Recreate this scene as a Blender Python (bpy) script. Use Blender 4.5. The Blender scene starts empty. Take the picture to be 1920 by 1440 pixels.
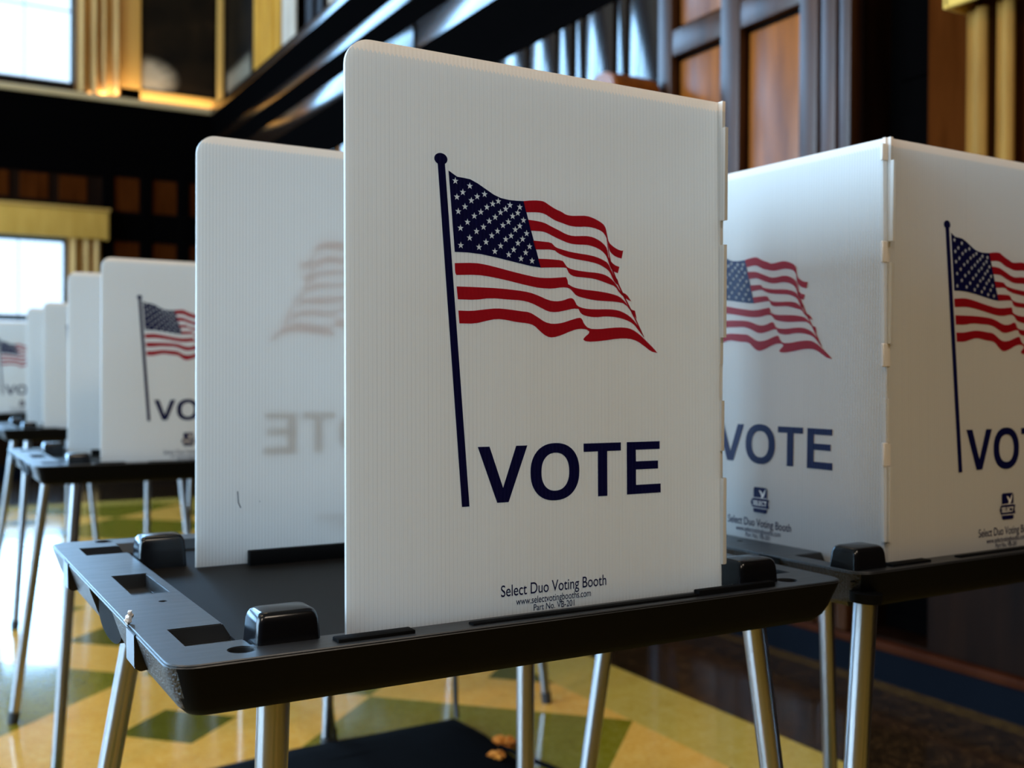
import bpy, bmesh, math, random
from mathutils import Vector, Matrix
C = bpy.context.scene
COL = C.collection
random.seed(7)
HS = 0.5                       # metres per panel height; booth measures below are in panel heights
# ---------------------------------------------------------------- camera
F_PX, PITCH, ROLL, YAW = 1979.46, -0.0069, -0.0061, 0.5182
def _cam():
    cp, sp, cr, sr = math.cos(PITCH), math.sin(PITCH), math.cos(ROLL), math.sin(ROLL)
    Fv = Vector((0, cp, sp)); U0 = Vector((0, -sp, cp)); R0 = Vector((1, 0, 0))
    R = cr * R0 - sr * U0; U = sr * R0 + cr * U0
    a = Vector((math.cos(YAW), math.sin(YAW), 0)); b = Vector((-math.sin(YAW), math.cos(YAW), 0))
    t = lambda v: Vector((v.dot(a), v.dot(b), v.z))      # x along the far wall, y along the right wall
    R, U, Fv = t(R), t(U), t(Fv)
    m = Matrix((R, U, -Fv)).transposed().to_4x4(); m.translation = Vector((0, 0, 1.0))
    cd = bpy.data.cameras.new('camera'); co = bpy.data.objects.new('camera', cd); COL.objects.link(co)
    co.matrix_world = m; cd.sensor_width = 36; cd.lens = F_PX / 1920 * 36
    cd.dof.use_dof = True; cd.dof.focus_distance = 0.93; cd.dof.aperture_fstop = 5.6; cd.clip_start = .02
    C.camera = co
_cam()
# ---------------------------------------------------------------- world, lights, exposure
C.view_settings.view_transform = 'Standard'; C.view_settings.look = 'None'
C.view_settings.exposure = 0.12; C.view_settings.gamma = 1.0; C.view_settings.use_curve_mapping = False
C.cycles.use_denoising = True
C.cycles.max_bounces = 10; C.cycles.diffuse_bounces = 5; C.cycles.glossy_bounces = 4
C.cycles.transmission_bounces = 8; C.cycles.transparent_max_bounces = 12
C.cycles.sample_clamp_indirect = 6.0; C.cycles.caustics_reflective = False; C.cycles.caustics_refractive = False
W = bpy.data.worlds.new('sky'); C.world = W; W.use_nodes = True
W.node_tree.nodes['Background'].inputs[0].default_value = (.62, .80, 1, 1)
W.node_tree.nodes['Background'].inputs[1].default_value = 2.0
def area(name, loc, target, sx, sy, power, col, spread=math.pi):
    l = bpy.data.lights.new(name, 'AREA'); l.shape = 'RECTANGLE'; l.size = sx; l.size_y = sy
    l.energy = power; l.color = col; l.spread = spread
    o = bpy.data.objects.new(name, l); COL.objects.link(o); o.location = loc
    d = Vector(target) - Vector(loc); o.rotation_euler = d.to_track_quat('-Z', 'Y').to_euler(); return o
DAY = (.34, .64, 1.0); DAYL = (.50, .76, 1.0); WARM = (1.0, .74, .46); SOFT = (1.0, .84, .67)
XR, YB, XL, YF, ZC = 2.82, 10.92, -8.0, -4.5, 7.4
# far-wall windows (x0, x1, z0, z1); daylight panels hang just outside each one
WIN_BACK = [(-.38, 1.37, 3.78, 6.3), (-2.5, -.75, 3.78, 6.3), (-4.65, -2.9, 3.78, 6.3), (-6.8, -5.05, 3.78, 6.3),
            (-.38, 1.31, .60, 2.30), (-2.5, -.75, .60, 2.30), (-4.65, -2.9, .60, 2.30), (-6.8, -5.05, .60, 2.30)]
WIN_LEFT = [(0.2, 2.4, .6, 6.3), (3.4, 5.6, .6, 6.3), (6.6, 8.8, .6, 6.3)]
for (a, b, c, d) in WIN_BACK:
    area('daylight', ((a + b) / 2, YB + .75, (c + d) / 2), ((a + b) / 2, 0, (c + d) / 2), b - a + .5, d - c + .5, 100 * (b - a) * (d - c), DAY)
for (a, b, c, d) in WIN_LEFT:
    area('daylight', (XL - .75, (a + b) / 2, (c + d) / 2), (0, (a + b) / 2, (c + d) / 2), b - a + .4, d - c + .4, 118 * (b - a) * (d - c), DAYL)
for (x, y) in ((-3.0, -2.6), (1.0, -2.6)):
    area('ceiling_lamp', (x, y, 5.2), (x + .2, y + 1.6, 0), 1.6, .8, 92, SOFT)
for (x, y) in ((-3.0, 4.5), (1.2, 4.8)):
    area('ceiling_lamp', (x, y, 6.9), (x, y, 0), 1.0, .6, 22, WARM)
area('gallery_lamp', (1.6, 9.3, 5.9), (2.1, YB, 3.6), .5, .3, 9, WARM)
area('ledge_lamp', (1.62, YB - .11, 3.70), (1.66, YB - .03, 4.2), .55, .03, 3.2, WARM)
area('ledge_lamp', (2.3, YB - .11, 3.70), (2.3, YB - .03, 4.2), .8, .03, 2.6, WARM)
area('side_lamp', (-1.2, 1.4, 4.6), (XR, 3.1, 2.4), .5, .3, 46, WARM)
# ---------------------------------------------------------------- materials
def mat(name, col, rough=.5, metal=0, spec=.5, coat=0):
    m = bpy.data.materials.new(name); m.use_nodes = True
    b = m.node_tree.nodes['Principled BSDF']
    b.inputs['Base Color'].default_value = (*col, 1); b.inputs['Roughness'].default_value = rough
    b.inputs['Metallic'].default_value = metal; b.inputs['Specular IOR Level'].default_value = spec
    b.inputs['Coat Weight'].default_value = coat
    return m
class NT:
    def __init__(s, m): s.t = m.node_tree; s.b = s.t.nodes['Principled BSDF']; s.out = s.t.nodes['Material Output']
    def n(s, kind, **kw):
        x = s.t.nodes.new(kind)
        for k, v in kw.items(): setattr(x, k, v)
        return x
    def l(s, a, b): s.t.links.new(a, b)
    def val(s, x, sock):
        if isinstance(x, (int, float)): sock.default_value = x
        else: s.l(x, sock)
    def m(s, op, a, b=0.0, c=0.0):
        x = s.n('ShaderNodeMath', operation=op)
        for v, k in zip((a, b, c), x.inputs): s.val(v, k)
        return x.outputs[0]
    def mix(s, f, a, b):
        x = s.n('ShaderNodeMix', data_type='RGBA'); s.val(f, x.inputs[0])
        for v, k in ((a, x.inputs[6]), (b, x.inputs[7])):
            if isinstance(v, tuple): k.default_value = (*v, 1)
            else: s.l(v, k)
        return x.outputs[2]
    def coord(s, which='Object'):
        return s.n('ShaderNodeTexCoord').outputs[which]
    def xyz(s, v):
        x = s.n('ShaderNodeSeparateXYZ'); s.l(v, x.inputs[0]); return x.outputs
    def noise(s, v, scale, detail=3, rough=.5):
        x = s.n('ShaderNodeTexNoise'); s.l(v, x.inputs['Vector']); x.inputs['Scale'].default_value = scale
        x.inputs['Detail'].default_value = detail; x.inputs['Roughness'].default_value = rough; return x.outputs['Fac']
    def ramp(s, f, stops):
        x = s.n('ShaderNodeValToRGB'); s.l(f, x.inputs[0]); e = x.color_ramp.elements
        while len(e) < len(stops): e.new(.5)
        for el, (p, c) in zip(e, stops): el.position = p; el.color = (*c, 1)
        return x.outputs[0]
    def bump(s, h, strength, dist):
        x = s.n('ShaderNodeBump'); s.l(h, x.inputs['Height']); x.inputs['Strength'].default_value = strength
        x.inputs['Distance'].default_value = dist; s.l(x.outputs[0], s.b.inputs['Normal']); return x.outputs[0]
    def scaled(s, v, sc):
        x = s.n('ShaderNodeMapping'); s.l(v, x.inputs[0]); x.inputs['Scale'].default_value = sc; return x.outputs[0]

def translucent_mix(n, colsock, f, normal=None):
    t = n.n('ShaderNodeBsdfTranslucent')
    if isinstance(colsock, tuple): t.inputs[0].default_value = (*colsock, 1)
    else: n.l(colsock, t.inputs[0])
    x = n.n('ShaderNodeMixShader'); x.inputs[0].default_value = f
    n.l(n.b.outputs[0], x.inputs[1]); n.l(t.outputs[0], x.inputs[2]); n.l(x.outputs[0], n.out.inputs[0])

PITCH_FL = .0040
def flute(n):
    """ribs of the twin-wall sheet, running up the panel every 4 mm"""
    o = n.xyz(n.coord())
    ph = n.m('MULTIPLY', o[0], 2 * math.pi / PITCH_FL)
    return o, n.m('SINE', ph), n.m('FRACT', n.m('DIVIDE', o[0], PITCH_FL))
def sheet_material():
    m = mat('fluted_white_plastic', (.74, .73, .70), .38, spec=.45); n = NT(m)
    o, s, fr = flute(n)
    web = n.m('GREATER_THAN', n.m('ABSOLUTE', n.m('SUBTRACT', fr, .5)), .36)     # the thin wall between two flutes
    wob = n.noise(n.scaled(n.coord(), (300, 1, 2)), 1, 2)
    web = n.m('MULTIPLY', web, n.m('MULTIPLY_ADD', wob, .8, .35))
    body = n.mix(n.m('MULTIPLY', web, .62), (.77, .76, .735), (.55, .545, .525))
    # warm lighter band along the top: light entering the sheet, put into the colour
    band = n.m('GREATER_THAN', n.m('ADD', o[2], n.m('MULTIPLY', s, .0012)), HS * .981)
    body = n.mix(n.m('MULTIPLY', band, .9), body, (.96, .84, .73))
    cloud = n.noise(n.coord(), 5, 3)
    body = n.mix(n.m('MULTIPLY', cloud, .22), body, (.66, .64, .60))
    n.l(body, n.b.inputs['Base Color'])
    n.bump(n.m('MULTIPLY', s, .5), .30, .0006)
    translucent_mix(n, body, .47)
    return m
def ink_material(name, col, tr=.12):
    m = mat(name, col, .34, spec=.16); n = NT(m)
    o, s, fr = flute(n)
    n.bump(n.m('MULTIPLY', s, .5), .30, .0006)
    translucent_mix(n, tuple(min(1, c * 3.4) for c in col), tr)
    return m
M = {}
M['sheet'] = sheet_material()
M['tab'] = mat('warm_white_plastic', (.80, .75, .69), .45)
_n = NT(M['tab']); translucent_mix(_n, (.8, .7, .6), .3)
M['navy'] = ink_material('navy_ink', (.0032, .004, .045), .05)
M['red'] = ink_material('red_ink', (.25, .006, .012), .32)
M['white_ink'] = mat('white_ink', (.72, .71, .70), .4)
M['pen'] = mat('pen_line', (.06, .06, .07), .6)
M['paper'] = mat('paper', (.62, .58, .55), .8)
def tray_plastic():
    m = mat('black_plastic', (.006, .006, .007), .40, spec=.9); n = NT(m)
    v = n.coord(); r = n.noise(n.scaled(v, (6, 40, 40)), 3, 4)
    n.l(n.m('MULTIPLY_ADD', r, .16, .32), n.b.inputs['Roughness'])
    n.l(n.ramp(n.noise(v, 14, 4), [(.35, (.010, .011, .013)), (.75, (.015, .016, .018))]), n.b.inputs['Base Color'])
    n.bump(n.noise(v, 900, 2), .10, .0006)
    return m
def pebbled():
    m = mat('pebbled_black_plastic', (.004, .0045, .006), .34, spec=.5); n = NT(m)
    n.bump(n.noise(n.coord(), 420, 2, .6), .95, .0030)
    return m
M['work'] = mat('shaded_work_surface', (.006, .0045, .0034), .5, spec=.08)  # tray floor darkened: the shadow lying in it is put into the colour
M['tray'] = tray_plastic(); M['pebble'] = pebbled()
M['clamp'] = mat('glossy_black_plastic', (.004, .004, .005), .20, spec=.35)
M['latch'] = mat('smooth_black_plastic', (.006, .007, .009), .28, spec=.4)
def alu():
    m = mat('brushed_aluminium', (.30, .30, .31), .28, metal=1); n = NT(m)
    return m
M['alu'] = alu(); M['matte_black'] = mat('matte_black_plastic', (.002, .002, .0022), .7, spec=.08)
M['rubber'] = mat('black_rubber', (.015, .015, .016), .6)
def wood(name, a, b, rough, spec=.5, sc=1.0, coat=0):
    m = mat(name, a, rough, spec=spec, coat=coat); n = NT(m)
    v = n.scaled(n.coord(), (7 * sc, 7 * sc, .8 * sc))
    w = n.noise(v, 2.2, 5, .6)
    n.l(n.ramp(w, [(.32, a), (.68, b)]), n.b.inputs['Base Color'])
    n.bump(n.noise(n.scaled(n.coord(), (60, 60, 5)), 1.0, 3), .06, .002)
    n.b.inputs['Coat Roughness'].default_value = .18
    return m
M['wood_dark'] = wood('dark_oak', (.004, .0015, .0007), (.010, .0035, .0014), .5, spec=.04)
M['wood_gloss'] = wood('varnished_dark_oak', (.005, .0022, .0012), (.012, .005, .0022), .15, spec=.62)
M['wood_frame'] = wood('satin_brown_oak', (.022, .007, .002), (.050, .016, .0045), .34, spec=.22)
M['wood_panel'] = wood('amber_oak_panel', (.10, .024, .002), (.24, .066, .006), .36, spec=.28)
M['wood_red'] = wood('red_brown_panel', (.030, .0065, .001), (.055, .013, .0022), .5, spec=.0)
M['black_wood'] = mat('black_wood', (.0012, .001, .001), .7, spec=0)
M['plaster'] = mat('cream_plaster', (.52, .38, .20), .8)
M['ceil'] = mat('ceiling_plaster', (.16, .12, .08), .9)
M['gold'] = mat('gold_paint', (.46, .26, .06), .5)
def fabric(name, a, b):
    m = mat(name, a, .85, spec=.15); n = NT(m)
    n.l(n.ramp(n.noise(n.scaled(n.coord(), (3, 3, .5)), 5, 4), [(.3, a), (.7, b)]), n.b.inputs['Base Color'])
    n.bump(n.noise(n.coord(), 260, 2), .2, .001)
    return m
M['curtain'] = fabric('tan_curtain', (.36, .21, .075), (.48, .29, .11))
M['ochre_curtain'] = fabric('ochre_curtain', (.17, .075, .012), (.25, .115, .02))
M['gold_curtain'] = fabric('gold_curtain', (.30, .13, .012), (.40, .19, .02))
M['cream_curtain'] = fabric('cream_curtain', (.30, .235, .18), (.38, .30, .23))
M['pelmet'] = fabric('mustard_cloth', (.50, .28, .05), (.60, .35, .075))
M['bag'] = mat('black_nylon', (.003, .003, .0034), .8, spec=.02)
M['orange_cloth'] = fabric('orange_cloth', (.42, .10, .01), (.62, .22, .03))
M['frame_metal'] = mat('window_bar', (.05, .07, .08), .5)
M['stone_base'] = mat('blue_black_marble', (.0012, .0018, .0036), .5, spec=.04)
M['trim_red'] = wood('red_brown_moulding', (.026, .006, .002), (.040, .010, .0035), .5, spec=.02)
def glass():
    m = mat('window_glass', (1, 1, 1), 0); n = NT(m)
    t = n.n('ShaderNodeBsdfTransparent'); t.inputs[0].default_value = (.96, .98, 1, 1)
    g = n.n('ShaderNodeBsdfGlossy'); g.inputs['Roughness'].default_value = .02
    x = n.n('ShaderNodeMixShader'); x.inputs[0].default_value = .06
    n.l(t.outputs[0], x.inputs[1]); n.l(g.outputs[0], x.inputs[2]); n.l(x.outputs[0], n.out.inputs[0])
    return m
M['glass'] = glass()
def mural():
    m = mat('dark_mural_paint', (.02, .012, .008), .6, spec=.05); n = NT(m)
    o = n.coord(); x = n.xyz(o)
    base = n.ramp(n.noise(o, 3.0, 5), [(.35, (.004, .003, .002)), (.6, (.010, .006, .003)), (.85, (.03, .016, .007))])
    # a pale cloudy passage low on the left of the picture
    dx = n.m('DIVIDE', n.m('ADD', x[0], .27), .34); dz = n.m('DIVIDE', n.m('SUBTRACT', x[2], .26), .22)
    d = n.m('SQRT', n.m('ADD', n.m('MULTIPLY', dx, dx), n.m('MULTIPLY', dz, dz)))
    k = n.m('MULTIPLY', n.m('SUBTRACT', 1.0, n.m('MINIMUM', d, 1.0)), n.m('MULTIPLY', n.noise(n.scaled(o, (7, 1, 16)), 1.6, 4), 3.6))
    n.l(n.mix(n.m('MINIMUM', k, 1.0), base, (.30, .25, .18)), n.b.inputs['Base Color'])
    return m
M['mural'] = mural()
M['grey_paper'] = mat('grey_notice_paper', (.20, .22, .24), .8); M['pink_paper'] = mat('pinkish_notice_paper', (.30, .19, .16), .8)
def floor_material():
    m = mat('terrazzo_floor', (.5, .3, .1), .12, spec=.5); n = NT(m)
    o = n.coord(); x = n.xyz(o)
    def tri(c, off):        # distance to the nearest lattice point, period 1.17 m
        return n.m('ABSOLUTE', n.m('SUBTRACT', n.m('FLOORED_MODULO', n.m('SUBTRACT', c, off - .585), 1.17), .585))
    big = n.m('LESS_THAN', n.m('ADD', tri(x[0], 1.25), tri(x[1], 2.49)), .583)
    small = n.m('LESS_THAN', n.m('ADD', tri(x[0], 1.835), tri(x[1], 3.075)), .168)
    sp = n.noise(o, 70, 3, .7); sp2 = n.noise(o, 22, 4, .6); cl = n.noise(o, 3, 3)
    def chips(a, b, c):
        return n.mix(n.m('MULTIPLY', cl, .5), n.ramp(n.m('MULTIPLY_ADD', sp, .6, n.m('MULTIPLY', sp2, .4)), [(.36, a), (.5, b), (.66, c)]), b)
    orange = chips((.56, .25, .035), (.70, .34, .055), (.78, .46, .13))
    olive = chips((.13, .092, .003), (.19, .142, .008), (.26, .20, .045))
    dolive = chips((.07, .055, .003), (.105, .085, .006), (.15, .12, .02))
    must = chips((.38, .23, .03), (.47, .30, .05), (.56, .40, .12))
    dark = chips((.006, .0035, .002), (.018, .009, .004), (.10, .045, .014))
    c = n.mix(big, orange, olive); c = n.mix(small, c, dolive)
    c = n.mix(n.m('GREATER_THAN', x[0], 1.83), c, must)
    c = n.mix(n.m('GREATER_THAN', x[0], 2.118), c, dark)
    c = n.mix(n.m('GREATER_THAN', x[0], 2.715), c, chips((.02, .008, .002), (.055, .028, .006), (.12, .065, .014)))
    # the same border runs along the far wall
    c = n.mix(n.m('GREATER_THAN', x[1], 8.5), c, must)
    c = n.mix(n.m('GREATER_THAN', x[1], 8.78), c, dark)
    n.l(c, n.b.inputs['Base Color'])
    n.l(n.m('MULTIPLY_ADD', n.noise(o, 1.6, 3), .08, .09), n.b.inputs['Roughness'])
    return m
M['floor'] = floor_material()
# ---------------------------------------------------------------- mesh helpers
def link(name, bm, mats, parent=None, smooth=40):
    if smooth:
        bm.normal_update()
        for f in bm.faces: f.smooth = True
        a = math.radians(smooth)
        for e in bm.edges:
            if len(e.link_faces) == 2 and e.calc_face_angle(0) > a: e.smooth = False
    me = bpy.data.meshes.new(name); bm.to_mesh(me); bm.free()
    for m in (mats if isinstance(mats, (list, tuple)) else [mats]): me.materials.append(m)
    o = bpy.data.objects.new(name, me); COL.objects.link(o)
    if parent: o.parent = parent
    return o
def box(bm, x0, x1, y0, y1, z0, z1, bevel=0, seg=2, mi=0):
    r = bmesh.ops.create_cube(bm, size=1); vs = r['verts']
    for v in vs:
        v.co = Vector((x0 if v.co.x < 0 else x1, y0 if v.co.y < 0 else y1, z0 if v.co.z < 0 else z1))
    fs = {f for v in vs for f in v.link_faces}
    for f in fs: f.material_index = mi
    if bevel:
        es = list({e for f in fs for e in f.edges})
        bmesh.ops.bevel(bm, geom=es, offset=bevel, segments=seg, affect='EDGES', profile=.5)
def prism(bm, pts, axis, a, b, mi=0):
    """closed 2D outline pushed along an axis from a to b"""
    def p(q, t): return {'x': (t, q[0], q[1]), 'y': (q[0], t, q[1]), 'z': (q[0], q[1], t)}[axis]
    A = [bm.verts.new(p(q, a)) for q in pts]; B = [bm.verts.new(p(q, b)) for q in pts]
    n = len(pts); fs = [bm.faces.new(A), bm.faces.new(B[::-1])]
    for i in range(n): fs.append(bm.faces.new((A[i], B[i], B[(i + 1) % n], A[(i + 1) % n])))
    for f in fs: f.material_index = mi
    bmesh.ops.recalc_face_normals(bm, faces=fs)
def tube(bm, p, q, r, r2=None, seg=20):
    p, q = Vector(p), Vector(q); r2 = r if r2 is None else r2; d = q - p
    rot = d.to_track_quat('Z', 'Y').to_matrix()
    A = [bm.verts.new(p + rot @ Vector((r * math.cos(t), r * math.sin(t), 0))) for t in (2 * math.pi * i / seg for i in range(seg))]
    B = [bm.verts.new(q + rot @ Vector((r2 * math.cos(t), r2 * math.sin(t), 0))) for t in (2 * math.pi * i / seg for i in range(seg))]
    for i in range(seg): bm.faces.new((A[i], A[(i + 1) % seg], B[(i + 1) % seg], B[i]))
    bm.faces.new(A[::-1]); bm.faces.new(B)
def sweep(bm, pts, r, seg=10):
    for a, b in zip(pts, pts[1:]): tube(bm, a, b, r, seg=seg)
def rrect(x0, x1, y0, y1, r, seg=6, corners=(1, 1, 1, 1)):
    """rounded rectangle outline; corners = lower left, lower right, upper right, upper left"""
    out = []
    for k, (cx, cy, a0) in enumerate(((x0, y0, 180), (x1, y0, 270), (x1, y1, 0), (x0, y1, 90))):
        if not corners[k]: out.append((cx, cy)); continue
        sx = 1 if cx == x0 else -1; sy = 1 if cy == y0 else -1
        for i in range(seg + 1):
            t = math.radians(a0 + 90 * i / seg)
            out.append((cx + sx * r + r * math.cos(t), cy + sy * r + r * math.sin(t)))
    return out
def thing(name, label, cat, loc, rz=0, group=None):
    o = bpy.data.objects.new(name, None); COL.objects.link(o); o.empty_display_size = .1
    o.location = loc; o.rotation_euler = (0, 0, rz); tag(o, label, cat, group); return o
def tag(o, label, cat, group=None):
    o['label'] = label; o['category'] = cat
    if group: o['group'] = group
    return o
def struct(name, bm, m, parent=None, smooth=30):
    o = link(name, bm, m, parent, smooth)
    if parent is None: o['kind'] = 'structure'
    return o
def dupe(o, parent=None):
    c = o.copy(); COL.objects.link(c); c.parent = parent
    for ch in list(o.children): dupe(ch, c)
    return c
def flat(outlines, material_index=0, y=0.0, z_off=0.0, sx=0.0):
    """filled 2D shapes (outlines inside one another become holes), lying in the panel's x-z plane"""
    cu = bpy.data.curves.new('tmp', 'CURVE'); cu.dimensions = '2D'; cu.fill_mode = 'BOTH'
    for pts in outlines:
        s = cu.splines.new('POLY'); s.points.add(len(pts) - 1); s.use_cyclic_u = True
        for p, (a, b) in zip(s.points, pts): p.co = (a, b, 0, 1)
    return _curve_mesh(cu, material_index, y)
def words(body, x0, x1, base, y=0.0, material_index=0, bold=.0, height=None):
    """a line of lettering fitted between x0 and x1 on the given baseline"""
    cu = bpy.data.curves.new('tmp', 'FONT'); cu.body = body; cu.size = 1; cu.offset = bold
    bm = _curve_mesh(cu, material_index, y)
    xs = [v.co.x for v in bm.verts]; k = (x1 - x0) / (max(xs) - min(xs)); m0 = min(xs)
    kz = height if height else k
    for v in bm.verts: v.co.x = x0 + (v.co.x - m0) * k; v.co.z = base + v.co.z * kz
    return bm
def _curve_mesh(cu, mi, y):
    o = bpy.data.objects.new('tmp', cu); COL.objects.link(o); bpy.context.view_layer.update()
    me = bpy.data.meshes.new_from_object(o.evaluated_get(bpy.context.evaluated_depsgraph_get()))
    bm = bmesh.new(); bm.from_mesh(me); bpy.data.objects.remove(o); bpy.data.curves.remove(cu); bpy.data.meshes.remove(me)
    for v in bm.verts: v.co = Vector((v.co.x, y, v.co.y))
    for f in bm.faces: f.material_index = mi
    return bm
def merge(*bms):
    r = bms[0]
    for b in bms[1:]:
        me = bpy.data.meshes.new('tmp'); b.to_mesh(me); b.free(); r.from_mesh(me); bpy.data.meshes.remove(me)
    return r
def cut(base, cutter):
    """base minus cutter, both bmesh; returns a bmesh"""
    obs = []
    for b in (base, cutter):
        me = bpy.data.meshes.new('tmp'); b.to_mesh(me); b.free(); o = bpy.data.objects.new('tmp', me); COL.objects.link(o); obs.append(o)
    md = obs[0].modifiers.new('b', 'BOOLEAN'); md.object = obs[1]; md.operation = 'DIFFERENCE'; md.solver = 'EXACT'; md.use_self = True
    bpy.context.view_layer.update()
    me = bpy.data.meshes.new_from_object(obs[0].evaluated_get(bpy.context.evaluated_depsgraph_get()))
    r = bmesh.new(); r.from_mesh(me); bpy.data.meshes.remove(me)
    for o in obs:
        m = o.data; bpy.data.objects.remove(o); bpy.data.meshes.remove(m)
    return r

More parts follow.
